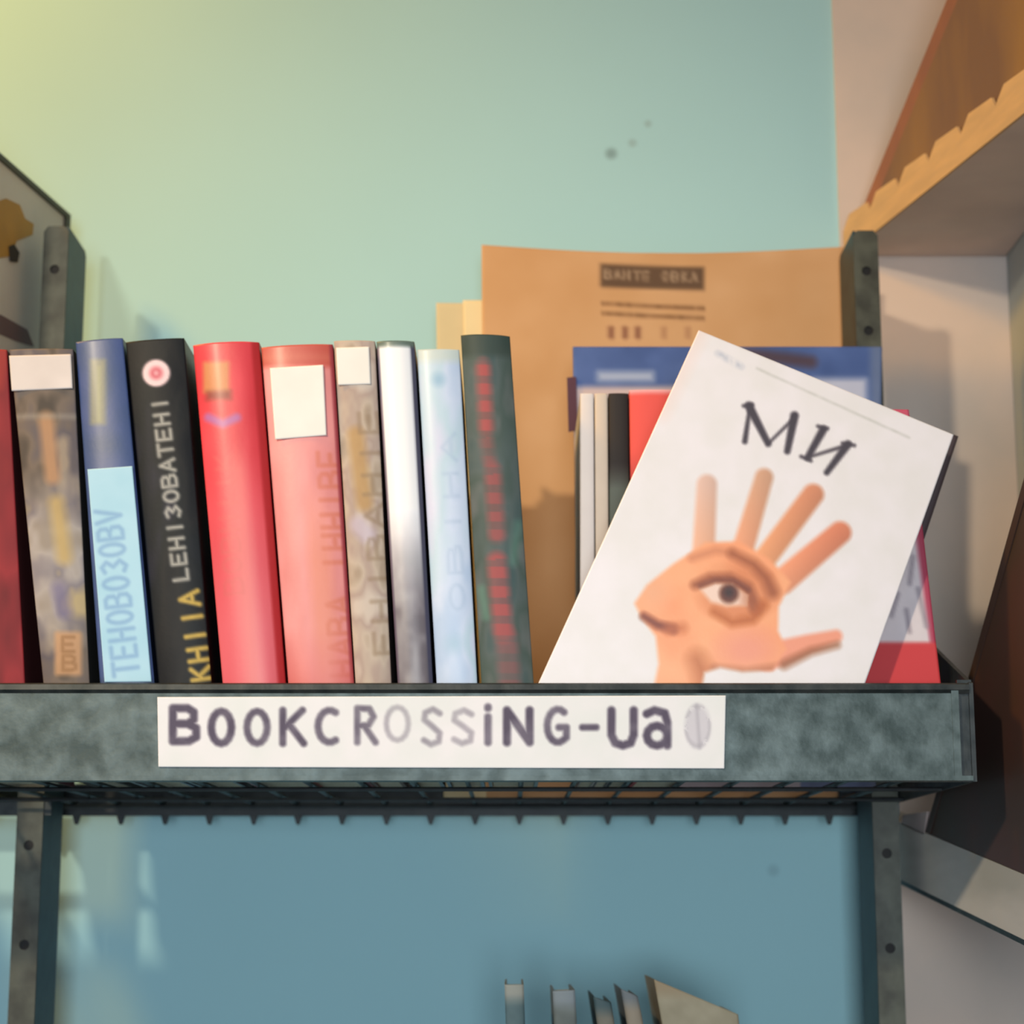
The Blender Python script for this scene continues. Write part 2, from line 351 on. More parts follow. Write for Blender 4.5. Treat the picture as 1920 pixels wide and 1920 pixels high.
# ------------------------------------------------------------ spine-out books
YS = 1.168
def stretch_down(tl, tr, br, bl, zf):
    l = tl + (bl - tl) * ((tl.z - zf) / (tl.z - bl.z)); r = tr + (br - tr) * ((tr.z - zf) / (tr.z - br.z))
    return r, l
def book(label, Q, fn, cover, depth=.15, Y=YS, gloss=True, bulge=.002, name='book', cat='book', zf=None, step=3., group='books standing on the wire shelf', pagesm=None, lean=0.):
    zf = ZFL if zf is None else zf
    tl, tr, br, bl = [P(x, y, Y) for x, y in Q]
    br2, bl2 = stretch_down(tl, tr, br, bl, zf)
    kb = (tl.z - zf) / (tl.z - bl.z)
    q = [np.array(p, float) for p in Q]; QB = [q[0], q[1], q[1] + (q[2] - q[1]) * (tr.z - zf) / (tr.z - br.z), q[0] + (q[3] - q[0]) * kb]
    root = thing(name, label, cat, (bl2 + br2) / 2, group)
    wdt = (tr - tl).length; ct = min(.0022, wdt * .1)
    sp_ = grid_panel('spine', QB, fn, PS if gloss == 2 else PG if gloss else PM, root, [tl, tr, br2, bl2], step, bulge, .0012)
    cm = mat('cover_' + '_'.join(map(str, cover)), cover, .45 if gloss else .75, 0, None, 25, .05, coat=.1 if gloss else 0)
    ex = (tr - tl).normalized(); eb = (br2 - bl2).normalized(); y0 = Vector((0, .0013, 0)); D = Vector((0, depth, 0))
    prism('cover_board', [tl + y0, tl + ex * ct + y0, bl2 + eb * ct + y0, bl2 + y0], D, cm, root)
    prism('cover_board', [tr - ex * ct + y0, tr + y0, br2 + y0, br2 - eb * ct + y0], D, cm, root)
    g = .0002; dn = Vector((0, 0, .003)); y1 = Vector((0, .003, 0))
    prism('pages', [tl + ex * (ct + g) - dn + y1, tr - ex * (ct + g) - dn + y1, br2 - eb * (ct + g) + dn * .5 + y1, bl2 + eb * (ct + g) + dn * .5 + y1], (0, depth - .007, 0), pagesm or M_page, root)
    return root, sp_, (tl, tr, br2, bl2)
def on_spine(name, root, Q, fn, Y, label=None, step=3., bulge=0.0):
    o = grid_panel(name, Q, fn, PM, root, [P(x, y, Y) for x, y in Q], step, bulge, .0003)
    if label: o['label'] = label
    return o
def base(X, col): return np.zeros(X.shape + (3,)) + np.asarray(col, float)
def mott(X, Y, cols, s, sy, o=0):
    n = np.clip((fbm(X, Y, s, sy, o) - .2) / .6, 0, .999) * (len(cols) - 1); i = np.floor(n).astype(int); f = (n - i)[..., None]
    cs = np.array(cols, float); return cs[i] * (1 - f) + cs[np.minimum(i + 1, len(cols) - 1)] * f
def flatc(col, s=40, amt=8):
    return lambda X, Y, u, v: base(X, col) + (fbm(X, Y, s)[..., None] - .5) * amt
def vtext(X, Y, c, txt, x0, y0, x1, y1, wd, col, r=3., a=1., up=True, soft=3.):
    """letters running along the spine from (x0,y0) to (x1,y1) (start to end of the text)"""
    L = math.hypot(x1 - x0, y1 - y0); ux, uy = (x1 - x0) / L, (y1 - y0) / L; vx, vy = -uy, ux     # v: letter-down direction
    pit = L / len(txt)
    M = lambda s, t: (x0 + ux * s + vx * t, y0 + uy * s + vy * t)
    for k, ch in enumerate(txt):
        if ch in G: c = mixc(c, col, sm(glyph(X, Y, ch, k * pit, 0, pit * .72, wd, r, M), soft) * a)
    return c

def f_red(X, Y, u, v):
    c = mott(X, Y, [(110, 16, 26), (150, 34, 42), (128, 24, 34), (160, 44, 36)], 50, 160)
    return c
book('dark red book at the far left edge of the shelf, cut by the frame', [(-150, 650), (13, 656), (47, 1285), (-112, 1285)], f_red, (96, 20, 28), .12, gloss=False)  # widened out of view to keep light patches off the wall

def f_brown(X, Y, u, v):
    c = mott(X, Y, [(70, 62, 56), (112, 98, 88), (92, 84, 90), (150, 134, 118)], 40, 70, 3)
    low = mott(X, Y, [(150, 138, 128), (170, 160, 155), (130, 122, 128), (178, 158, 120)], 45, 60, 8)
    k = np.clip((Y - 880) / 120, 0, 1) * np.clip((1230 - Y) / 80, 0, 1); c = c * (1 - k[..., None]) + low * k[..., None]
    c = mixc(c, (178, 134, 98), sm(line(X, Y, [(88, 790), (100, 900)], 14), 8) * .9)
    c = mixc(c, (190, 160, 100), sm(line(X, Y, [(108, 950), (122, 1050)], 14), 10) * .8)
    c = mixc(c, (112, 104, 138), sm(line(X, Y, [(112, 1110), (122, 1150)], 14), 9) * .7)
    c = mixc(c, (158, 150, 140), sm(np.abs(Y - 785) - 4, 6) * .6)
    c = mixc(c, (198, 150, 108), sm(rect(X, Y, 104, 1188, 154, 1268, 6), 5) * .85)
    c = mixc(c, (140, 100, 62), sm(glyph(X, Y, 'E', 118, 1198, 24, 26, 3), 3) * .7)
    c = mixc(c, (140, 100, 62), sm(glyph(X, Y, 'B', 120, 1232, 24, 26, 3), 3) * .7)
    return c
b, _, _ = book('mottled grey-brown book with a blank white label at the top of its spine', [(18, 656), (137, 655), (168, 1285), (82, 1285)], f_brown, (62, 58, 54), gloss=False)
on_spine('sticker', b, [(17, 667), (133, 664), (136, 728), (22, 733)], flatc((214, 204, 202), 40, 14), YS - .0022, 'blank white paper label')

def f_blue(X, Y, u, v):
    c = base(X, (62, 80, 128)) + (fbm(X, Y, 40, 60)[..., None] - .5) * [20, 14, 30]
    c = mixc(c, (130, 126, 100), sm(rect(X, Y, 170, 676, 200, 802, 4), 5) * .85)
    c = mixc(c, (150, 150, 96), sm(rect(X, Y, 184, 690, 190, 796, 2), 4) * .6)
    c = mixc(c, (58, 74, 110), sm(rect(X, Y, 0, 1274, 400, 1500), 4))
    return c
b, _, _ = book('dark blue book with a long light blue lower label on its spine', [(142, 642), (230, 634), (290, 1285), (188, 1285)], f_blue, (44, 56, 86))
def f_blab(X, Y, u, v):
    c = base(X, (172, 212, 232)) + (fbm(X, Y, 50)[..., None] - .5) * [16, 10, 8]
    return vtext(X, Y, c, 'TEHOBO3OBV', 214, 1268, 178, 952, 46, (122, 160, 204), 4.0, .65)
on_spine('label_panel', b, [(164, 880), (248, 874), (284, 1278), (196, 1279)], f_blab, YS - .0023, 'light blue label with blue vertical lettering', 2.4)

def f_black(X, Y, u, v):
    c = mott(X, Y, [(14, 16, 22), (28, 28, 30), (20, 24, 28), (36, 36, 50)], 40, 120, 5)
    d = np.hypot(X - 294, Y - 703)
    c = mixc(c, (236, 206, 210), sm(d - 26, 3)); c = mixc(c, (206, 96, 110), sm(d - 12, 5) * .9); c = mixc(c, (236, 206, 210), sm(d - 4, 3) * .6)
    c = vtext(X, Y, c, 'LEHI3OBATEHI', 328, 1095, 286, 745, 26, (190, 186, 178), 3.6, .85)
    c = vtext(X, Y, c, 'KHIIA', 362, 1278, 336, 1108, 34, (200, 168, 82), 4.5, .95)
    return c
book('thick black book with white and yellow spine lettering and a round emblem', [(236, 642), (345, 634), (397, 1285), (298, 1285)], f_black, (26, 26, 30), gloss=2)

def f_scar(X, Y, u, v):
    c = base(X, (220, 62, 72)) + (fbm(X, Y, 30, 120)[..., None] - .5) * [30, 30, 30]
    k = np.clip((Y - 850) / 330, 0, 1); c = mixc(c, (226, 112, 122), k * .75)  # gloss sheen on the lower spine painted in as a pale fade
    xc = 362 + (Y - 645) * .0875
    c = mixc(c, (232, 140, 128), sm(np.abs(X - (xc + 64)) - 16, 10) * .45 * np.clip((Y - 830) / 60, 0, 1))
    c = mixc(c, (206, 140, 84), sm(rect(X, Y, 382, 682, 432, 742, 4), 5) * .9); c = mixc(c, (120, 60, 40), sm(rect(X, Y, 388, 738, 436, 756, 2), 6) * .7)
    c = mixc(c, (176, 110, 176), sm(line(X, Y, [(392, 788), (420, 802), (446, 790)], 8), 5) * .85)
    c = mixc(c, (180, 36, 42), np.clip((u - .86) / .05, 0, 1))  # unlit right rounding of the spine painted darker
    c = vtext(X, Y, c, 'BOBHIIK', 424, 1120, 404, 850, 34, (205, 100, 96), 3, .4)
    return c
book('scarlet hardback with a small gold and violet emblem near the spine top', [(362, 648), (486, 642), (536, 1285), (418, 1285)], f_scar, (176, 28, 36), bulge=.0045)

def f_pink(X, Y, u, v):
    c = base(X, (228, 142, 140)) + (fbm(X, Y, 30, 90)[..., None] - .5) * [26, 30, 30]
    c = mixc(c, (222, 130, 104), sm(np.abs(u - .62) - .16, .09) * np.clip((Y - 900) / 160, 0, 1) * .8)
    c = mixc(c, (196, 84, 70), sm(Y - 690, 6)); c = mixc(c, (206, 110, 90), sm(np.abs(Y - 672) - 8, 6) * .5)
    c = vtext(X, Y, c, 'HABAPIHHIBE', 622, 1270, 596, 842, 44, (206, 104, 70), 4.2, .5)
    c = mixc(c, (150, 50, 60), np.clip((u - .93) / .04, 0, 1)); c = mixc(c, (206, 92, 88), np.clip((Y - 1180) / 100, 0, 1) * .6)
    return c
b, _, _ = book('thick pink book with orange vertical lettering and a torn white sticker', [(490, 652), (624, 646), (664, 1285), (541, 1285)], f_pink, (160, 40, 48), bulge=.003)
on_spine('sticker', b, [(506, 690), (606, 684), (612, 816), (516, 824)], flatc((240, 232, 226), 40, 10), YS - .0036, 'torn blank white sticker')

def f_beige(X, Y, u, v):
    c = mott(X, Y, [(166, 146, 128), (192, 174, 158), (172, 150, 140), (200, 184, 172)], 30, 60, 11)
    c = mixc(c, (182, 142, 90), sm(line(X, Y, [(668, 820), (684, 950)], 15), 8) * .8); c = mixc(c, (196, 182, 206), sm(line(X, Y, [(672, 990), (690, 1010)], 16), 8) * .6)
    c = vtext(X, Y, c, 'EHIBAHIE', 704, 1230, 672, 760, 34, (140, 116, 92), 4, .5)
    return c
b, _, _ = book('slim beige book with faded brown lettering and a square white label', [(626, 640), (703, 640), (734, 1285), (667, 1285)], f_beige, (116, 88, 80), gloss=False)
on_spine('sticker', b, [(630, 652), (692, 650), (695, 720), (634, 722)], flatc((236, 230, 224), 40, 8), YS - .0024, 'square white label')

def f_whitebk(X, Y, u, v):
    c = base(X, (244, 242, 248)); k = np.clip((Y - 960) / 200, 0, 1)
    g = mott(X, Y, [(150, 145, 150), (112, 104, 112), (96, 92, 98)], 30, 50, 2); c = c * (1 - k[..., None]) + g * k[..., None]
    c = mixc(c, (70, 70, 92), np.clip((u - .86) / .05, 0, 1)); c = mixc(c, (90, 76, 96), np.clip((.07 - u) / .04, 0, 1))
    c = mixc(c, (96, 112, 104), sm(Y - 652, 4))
    return c
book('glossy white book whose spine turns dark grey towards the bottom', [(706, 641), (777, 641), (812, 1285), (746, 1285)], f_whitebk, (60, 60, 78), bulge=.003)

def f_lblue(X, Y, u, v):
    c = mott(X, Y, [(176, 196, 226), (200, 212, 236), (186, 208, 224), (206, 208, 232)], 50, 120, 6)
    c = mixc(c, (138, 176, 206), sm(np.hypot((X - 822), (Y - 715)) - 12, 8) * .7); c = mixc(c, (160, 190, 210), sm(np.hypot((X - 852), (Y - 1210)) - 16, 12) * .6)
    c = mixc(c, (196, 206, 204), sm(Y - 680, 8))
    return vtext(X, Y, c, 'OBIHA', 846, 1150, 826, 800, 26, (166, 186, 214), 3, .5)
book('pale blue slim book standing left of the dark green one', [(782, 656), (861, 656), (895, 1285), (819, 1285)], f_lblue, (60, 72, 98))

def f_green(X, Y, u, v):
    c = mott(X, Y, [(66, 86, 88), (84, 96, 96), (74, 88, 84), (98, 104, 104)], 34, 80, 14)
    c = mixc(c, (92, 138, 124), sm(line(X, Y, [(972, 990), (962, 1060)], 8), 8) * .5); c = mixc(c, (100, 140, 124), sm(line(X, Y, [(903, 1110), (912, 1160)], 8), 6) * .6)
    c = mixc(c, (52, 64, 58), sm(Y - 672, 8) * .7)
    for (a, b_, r, al) in (((906, 690), (912, 810), 13, .95), ((912, 830), (918, 870), 12, .5), ((924, 890), (932, 1010), 15, .75), ((932, 1060), (944, 1190), 18, .9), ((950, 1200), (956, 1290), 20, .45)):
        c = mixc(c, (160, 82, 82), sm(line(X, Y, [a, b_], r), 8) * al * (.65 + .5 * (np.sin(Y / 5.5) > -.3)))
    return c
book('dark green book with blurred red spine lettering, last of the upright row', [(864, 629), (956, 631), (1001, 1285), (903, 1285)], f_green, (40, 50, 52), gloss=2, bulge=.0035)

# ------------------------------------------------------------ thin upright books behind the tilted one
YT = 1.232
book('thin white booklet spine just right of the dark green book', [(1088, 738), (1113, 738), (1116, 1285), (1088, 1285)], flatc((226, 216, 214)), (196, 188, 184), .1, YT, False, .0006, group='thin booklets half hidden behind the tilted book')
book('thin cream booklet spine beside the white one, half hidden by tilted book', [(1115, 738), (1139, 738), (1143, 1285), (1118, 1285)], flatc((214, 196, 180)), (120, 112, 110), .1, YT, False, .0006, group='thin booklets half hidden behind the tilted book')
def f_bk(X, Y, u, v): return mixc(base(X, (34, 24, 22)), (92, 98, 90), np.clip((Y - 870) / 50, 0, 1))
book('narrow black book spine between the cream booklet and the red one', [(1141, 738), (1178, 738), (1184, 1285), (1145, 1285)], f_bk, (28, 24, 24), .1, YT, False, .001, group='thin booklets half hidden behind the tilted book')
def f_rd(X, Y, u, v): return mixc(base(X, (232, 84, 76)), (240, 176, 180), sm(Y - 738, 5))
book('bright red book peeking over the left edge of the tilted white book', [(1180, 732), (1275, 732), (1282, 1285), (1187, 1285)], f_rd, (176, 40, 40), .1, YT, False, .002, group='thin booklets half hidden behind the tilted book')

# ------------------------------------------------------------ cover-out items
def slab(name, label, cat, Q, Y, th, fn, m, back, step=3., zf=None, group=None, leanback=0., pages=True):
    """a book or card standing cover-out; Q in measured corners on the plane Y"""
    W = [P(x, y, Y) for x, y in Q]
    zmin = min(p.z for p in W)
    root = thing(name, label, cat, min(W, key=lambda p: p.z) + Vector((0, th / 2, 0)), group)
    grid_panel('front_cover', Q, fn, m, root, W, step, 0, .0006)
    bmt = mat('cover_' + '_'.join(map(str, back)), back, .6)
    if th > .003:
        c = sum(W, Vector()) / 4
        ins = [p + (c - p) * .012 + Vector((0, .0007, 0)) for p in W]
        prism('pages', ins, (0, th - .0016, 0), M_page, root)
        prism('back_cover', [p + Vector((0, th - .0008, 0)) for p in W], (0, .0008, 0), bmt, root)
        prism('spine', [W[0] + Vector((0, .0007, 0)), W[0] + (W[1] - W[0]) * .003 + Vector((0, .0007, 0)), W[3] + (W[2] - W[3]) * .003 + Vector((0, .0007, 0)), W[3] + Vector((0, .0007, 0))], (0, th - .0016, 0), bmt, root)
    else:
        prism('back_cover', [p + Vector((0, .0007, 0)) for p in W], (0, th, 0), bmt, root)
    return root

def skin(X, Y):
    c = base(X, (233, 226, 228)) + (fbm(X, Y, 45)[..., None] - .5) * [10, 8, 14]
    c = mixc(c, (240, 214, 206), sm(line(X, Y, [(1312, 626), (1240, 780)], 12), 14) * .6)
    # thin caption line near the top edge, and a small logo
    c = mixc(c, (176, 174, 166), sm(line(X, Y, [(1420, 692), (1705, 822)], 1.4), 3) * (.35 + .5 * fbm(X, Y, 12)))
    c = mixc(c, (176, 180, 196), sm(line(X, Y, [(1346, 664), (1390, 688)], 5), 5) * (fbm(X, Y, 8)) * 1.1)
    ink = (62, 52, 62)                                             # title strokes
    def st(pts, r, r2): 
        nonlocal c; c = mixc(c, ink, sm(line(X, Y, pts, r, r2), 3.2))
    st([(1406, 766), (1396, 832)], 3, 5); st([(1404, 764), (1440, 836)], 8, 6); st([(1440, 836), (1490, 786)], 2.6, 3); st([(1490, 782), (1476, 850)], 8, 6)
    st([(1394, 764), (1410, 762)], 3, 4); st([(1544, 808), (1514, 862)], 7.5, 6); st([(1514, 862), (1588, 838)], 2.4, 3.5); st([(1590, 836), (1550, 890)], 7.5, 5.5); st([(1534, 802), (1552, 806)], 3, 3)
    st([(1580, 834), (1602, 838)], 3, 3); st([(1502, 860), (1520, 868)], 3, 3)
    # hand with an eye in the palm (flat print)
    palm = poly(X, Y, [(1290, 1048), (1322, 1026), (1384, 1024), (1440, 1056), (1478, 1098), (1456, 1142), (1455, 1188), (1470, 1222), (1446, 1258), (1392, 1260), (1350, 1252), (1318, 1262), (1306, 1330), (1222, 1330), (1238, 1248), (1232, 1196), (1204, 1160), (1192, 1136), (1214, 1104), (1262, 1066)]) - 3
    fing = [((1324, 914), (1318, 1040), 19, 21, (228, 186, 168), (240, 176, 140)), ((1432, 900), (1392, 1035), 17, 20, (214, 160, 128), (240, 160, 118)),
            ((1524, 932), (1436, 1050), 20, 21, (216, 138, 100), (236, 158, 108)), ((1574, 1004), (1466, 1096), 21, 24, (220, 128, 92), (240, 154, 112))]
    for a, b_, ra, rb, c0, c1 in fing:
        d = seg(X, Y, a, b_, ra, rb); t = np.clip(((X - a[0]) * (b_[0] - a[0]) + (Y - a[1]) * (b_[1] - a[1])) / ((b_[0] - a[0]) ** 2 + (b_[1] - a[1]) ** 2), 0, 1)[..., None]
        fc = np.array(c0) * (1 - t) + np.array(c1) * t
        side = np.clip(.5 + ((X - a[0]) * (b_[1] - a[1]) - (Y - a[1]) * (b_[0] - a[0])) / (150 * 34), 0, 1)[..., None]
        fc = fc * (1.03 - .13 * side) ; k = sm(d, 5)[..., None]; c = c * (1 - k) + fc * k
    th = np.minimum(seg(X, Y, (1566, 1198), (1512, 1212), 12, 17), seg(X, Y, (1512, 1212), (1440, 1236), 17, 26))
    c = mixc(c, (238, 152, 122), sm(th, 5))
    c = mixc(c, (150, 82, 44), sm(line(X, Y, [(1568, 1214), (1520, 1226), (1470, 1250)], 6, 9), 7) * .8)
    pc = base(X, (246, 164, 116)); pc = pc + (fbm(X, Y, 60)[..., None] - .5) * [6, 26, 26]
    pc = mixc(pc, (236, 150, 126), sm(np.hypot((X - 1400) / 1.4, Y - 1222) - 34, 22) * .8)
    pc = mixc(pc, (232, 170, 132), sm(np.hypot((X - 1224), Y - 1116) - 26, 22) * .6)
    pc = mixc(pc, (180, 96, 44), sm(line(X, Y, [(1306, 1240), (1330, 1290)], 14, 20), 18) * .8)
    pc = mixc(pc, (170, 96, 60), sm(line(X, Y, [(1340, 1258), (1400, 1264), (1460, 1256)], 7), 8) * .75)
    k = sm(palm, 4.5)[..., None]; c = c * (1 - k) + pc * k
    c = mixc(c, (120, 48, 22), sm(line(X, Y, [(1206, 1160), (1232, 1176), (1262, 1184)], 7, 9), 6) * .9)
    c = mixc(c, (196, 104, 52), sm(line(X, Y, [(1254, 1184), (1278, 1182)], 10), 9) * .7)
    c = mixc(c, (206, 116, 66), sm(np.hypot((X - 1382) / 1.35, Y - 1116) - 52, 14) * .6)
    c = mixc(c, (246, 166, 118), sm(np.hypot((X - 1330) / 1.5, (Y - 1092) / 1.0) - 24, 16) * .5)
    c = mixc(c, (208, 128, 86), sm(line(X, Y, [(1296, 1052), (1340, 1038), (1372, 1042)], 7), 7) * .8)
    c = mixc(c, (158, 80, 38), sm(line(X, Y, [(1372, 1044), (1412, 1064), (1436, 1090), (1448, 1116)], 8, 12), 9) * .9)
    c = mixc(c, (150, 74, 34), sm(line(X, Y, [(1302, 1102), (1330, 1090), (1366, 1090), (1400, 1108), (1416, 1146)], 8, 12), 7) * .85)
    c = mixc(c, (184, 92, 30), sm(line(X, Y, [(1338, 1152), (1372, 1172), (1410, 1166), (1430, 1140)], 7, 10), 8) * .85)
    eye = poly(X, Y, [(1312, 1110), (1340, 1098), (1372, 1100), (1400, 1122), (1398, 1140), (1362, 1142), (1332, 1134)]) 
    c = mixc(c, (240, 206, 190), sm(eye, 5)); c = mixc(c, (204, 140, 110), sm(eye, 5) * np.clip((X - 1380) / 20, 0, 1))
    iris = np.hypot(X - 1366, Y - 1118) - 18; c = mixc(c, (96, 42, 20), sm(np.maximum(iris, eye - 3), 5)); c = mixc(c, (54, 20, 12), sm(np.hypot(X - 1366, Y - 1116) - 8, 5))
    c = mixc(c, (112, 48, 22), sm(line(X, Y, [(1312, 1104), (1340, 1094), (1374, 1094), (1402, 1112)], 4), 5) * .85)
    return c
QM = [(1310, 619), (1788, 815), (1562, row(ZFL + .0005, 1.160)), (1008, 1284)]
tilted = slab('book', 'white book tilted to the right, its cover titled МИ above an open hand with an eye', 'book', QM, 1.160, .010, lambda X, Y, u, v: skin(X, Y), PG, (222, 216, 214), 2.6)

def f_wr(X, Y, u, v):
    c = base(X, (226, 212, 214)) + (fbm(X, Y, 30)[..., None] - .5) * 14
    xr = 1700 + (Y - 770) * (70 / 515)
    c = mixc(c, (178, 62, 88), sm(xr - 15 - X, 5)); c = mixc(c, (196, 76, 104), sm(Y - 790, 5))
    c = mixc(c, (212, 62, 66), sm(1210 - Y, 4))
    for p, q in (((1712, 1050), (1706, 1100)), ((1722, 1110), (1738, 1180)), ((1684, 1120), (1672, 1160)), ((1700, 1150), (1706, 1190))):
        c = mixc(c, (150, 136, 146), sm(seg(X, Y, p, q, 4), 4) * .8)
    return c
slab('booklet', 'white booklet with red foot band and crimson border behind the tilted book', 'booklet', [(1390, 762), (1704, 768), (1784, row(ZFL + .0005, 1.182)), (1476, row(ZFL + .0005, 1.182))], 1.182, .005, f_wr, PM, (170, 50, 76), 4)
slab('booklet', 'thin dark-covered booklet whose edge shows along the tilted book on the right', 'booklet', [(1480, 700), (1797, 818), (1585, row(ZFL + .0005, 1.196)), (1252, 1330)], 1.196, .003, flatc((72, 58, 62)), PM, (60, 50, 54), 8)

def f_mag(X, Y, u, v):
    c = base(X, (66, 92, 152)) + (fbm(X, Y, 50)[..., None] - .5) * [30, 30, 34]
    c = mixc(c, (200, 206, 222), sm(rect(X, Y, 1120, 698, 1226, 718, 4), 8) * .7)
    c = mixc(c, (210, 210, 226), sm(rect(X, Y, 1520, 712, 1625, 760, 4), 8) * .8)
    c = mixc(c, (196, 176, 178), sm(728 - Y, 6) * (X < 1500)); c = mixc(c, (70, 44, 52), sm(line(X, Y, [(1400, 664), (1520, 680)], 12), 8) * .8)
    c = mixc(c, (108, 120, 146), sm(1632 - X, 8) * .6)
    c = mixc(c, (160, 150, 150), sm(820 - Y, 8) * .5)
    return c
mg = slab('magazine', 'blue-topped magazine standing behind the booklets under the brown envelope', 'magazine', [(1074, 650), (1654, 650), (1642, row(ZFL + .0005, 1.345)), (1086, row(ZFL + .0005, 1.345))], 1.345, .006, f_mag, PM, (50, 66, 110), 5)
W0 = [P(x, y, 1.343) for x, y in ((1063, 708), (1080, 706), (1083, 806), (1066, 810))]
o = prism('page_marker', W0, (0, .0008, 0), mat('maroon_card', (84, 44, 62), .7), mg); o['label'] = 'dark maroon marker sticking out at left'

def f_env(X, Y, u, v):
    c = base(X, (200, 154, 108)) + (fbm(X, Y, 90)[..., None] - .5) * [16, 20, 26]
    s = (Y - 0)
    ydip = 6 * np.sin((X - 1120) / 200 * 1.5)
    c = mixc(c, (92, 66, 44), sm(rect(X, Y - (X - 1220) * .03, 1126, 488, 1320, 536, 2), 4))
    txt = 'BAHAEPOBKA'; 
    for k, ch in enumerate(['B', 'A', 'H', 'T', 'E', 'P', 'O', 'B', 'K', 'A']):
        if ch in G: c = mixc(c, (184, 158, 132), sm(glyph(X, Y - (X - 1220) * .03, ch, 1134 + k * 18, 500, 11, 18, 1.8), 2.5) * .8)
    for y in (572, 592):
        c = mixc(c, (124, 86, 52), sm(np.abs(Y - y - (X - 1220) * .05) - 4, 3) * (X > 1126) * (X < 1322) * (.45 + .7 * fbm(X, Y, 9, 30)))
    for x in (1146, 1172, 1196, 1245, 1290):
        c = mixc(c, (112, 62, 44), sm(rect(X, Y, x - 5, 614, x + 5, 638, 2), 4) * (.8 if x < 1200 else .3))
    return c
# kraft envelopes: slightly sagging top edge
def envelope(label, Q, Y, fn, sag, step=5.):
    W = [P(x, y, Y) for x, y in Q]
    root = thing('envelope', label, 'envelope', (W[2] + W[3]) / 2, 'large kraft envelopes at the back of the shelf')
    o = grid_panel('front_sheet', Q, fn, PM, root, W, step, 0, .0005)
    for v in o.data.vertices:
        t = (v.co.x - W[0].x) / (W[1].x - W[0].x); h = (v.co.z - W[3].z) / (W[0].z - W[3].z)
        v.co.z -= sag * math.sin(math.pi * min(1, max(0, t))) * max(0, h) ** 6
    prism('back_sheet', [p + Vector((0, .0012, 0)) - Vector((0, 0, sag * .9 if i < 2 else 0)) for i, p in enumerate(W)], (0, .0008, 0), M_kraft, root)
    return root
yb = row(ZFL + .0005, 1.442)
envelope('big brown kraft envelope with a black printed block, behind the tilted book', [(903, 459), (1592, 462), (1572, yb), (912, yb)], 1.442, f_env, .006)
envelope('pale cream envelope showing as a sliver left of the brown one', [(868, 563), (1400, 563), (1390, yb), (880, yb)], 1.446, flatc((226, 206, 160)), 0)
envelope('tan envelope corner furthest left behind the pale blue book', [(818, 568), (1300, 574), (1290, yb), (832, yb)], 1.450, flatc((206, 190, 150)), 0)

# ------------------------------------------------------------ framed board at the left
p1 = P(123, 398, 1.452); p0 = PZ(0, 290, p1.z); p0 = p1 + (p0 - p1) * 2.4  # near end stretched out of view to block lamp light from the left
p0, p1 = (p0.x, p0.y), (p1.x, p1.y)
def LB(px, py): return PV(px, py, p0, p1)
zt = LB(121, 398).z; zb = ZFL
A = Vector((p0[0], p0[1], 0)); Bq = Vector((p1[0], p1[1], 0)); Bq = Vector((LB(123, 500).x, LB(123, 500).y, 0))
def at(s, z): q = A + (Bq - A) * s; return Vector((q.x, q.y, z))
root = thing('picture_board', 'framed picture with an orange-brown shape, standing at the left end behind the post', 'picture', at(.5, zb))
nrm = (Bq - A).cross(Vector((0, 0, 1))).normalized(); 
if nrm.x < 0: nrm = -nrm
prism('board', [at(0, zb), at(1, zb), at(1, zt), at(0, zt)], -nrm * .003, mat('beige_board', (222, 208, 188), .8, 0, (206, 192, 174), 12), root)
M_fr = mat('dark_olive_frame', (62, 60, 46), .6, 0, (76, 72, 54))
e = .004
prism('frame_side', [at(0, zt - e), at(1, zt - e), at(1, zt), at(0, zt)], nrm * .0025, M_fr, root)
prism('frame_side', [at(.975, zb), at(1, zb), at(1, zt - e), at(.975, zt - e)], nrm * .0025, M_fr, root)
prism('frame_side', [at(0, zb), at(.975, zb), at(.975, zb + e), at(0, zb + e)], nrm * .0025, M_fr, root)
prism('frame_side', [at(0, zb + e), at(.025, zb + e), at(.025, zt - e), at(0, zt - e)], nrm * .0025, M_fr, root)
def cut(name, pts, col, d=.0004, k=1):
    return prism(name, [LB(x, y) + nrm * .0002 * k for x, y in pts], nrm * d, mat('paper_' + '_'.join(map(str, col)), col, .7, 0, None, 40), root)
cut('cutout', [(-40, 390), (10, 372), (36, 384), (46, 410), (62, 420), (60, 440), (30, 452), (20, 480), (-40, 490)], (196, 140, 52)); 
cut('cutout', [(14, 462), (24, 458), (34, 474), (30, 492), (16, 490)], (48, 26, 14), .0004, 4)
cut('cutout', [(-40, 590), (0, 590), (50, 618), (62, 650), (30, 640), (-40, 610)], (120, 92, 88))

# ------------------------------------------------------------ corner shelf with serrated trim and leaning board (top right)
ZU = P(1650, 486, YW).z
a0 = PZ(1585, 482, ZU); a1 = PZ(1920, 216, ZU); dd = (a1 - a0)
a0 = a0 + dd * ((YW - .008 - a0.y) / dd.y); a2 = a0 + dd * ((XR - .006 - a0.x) / dd.x)
M_pine = mat('pale_pine', (222, 176, 118), .6, 0, (206, 164, 112), 20, .1, stretch=(1, 1, 6))
cs = thing('corner_shelf', 'pale pine wall shelf with serrated front edging, seen from below at top right', 'shelf', a0)
poly3 = [a0, a2, Vector((XR - .001, a2.y, ZU)), Vector((XR - .001, YW - .008, ZU))]
prism('board', poly3, (0, 0, .010), mat('shaded_board', (224, 200, 186), .8, 0, (210, 188, 176), 14), cs)
side = Vector((-dd.y, dd.x, 0)).normalized()
if side.x > 0: side = -side
vs = []; n = 10; L = (a2 - a0)
top = []
H = .0295; hh = .0100
for i in range(n):
    top += [(i / n, H - hh), (i / n + .25 / n, H), (i / n + .9 / n, H - .002)]
top.append((1, H - hh))
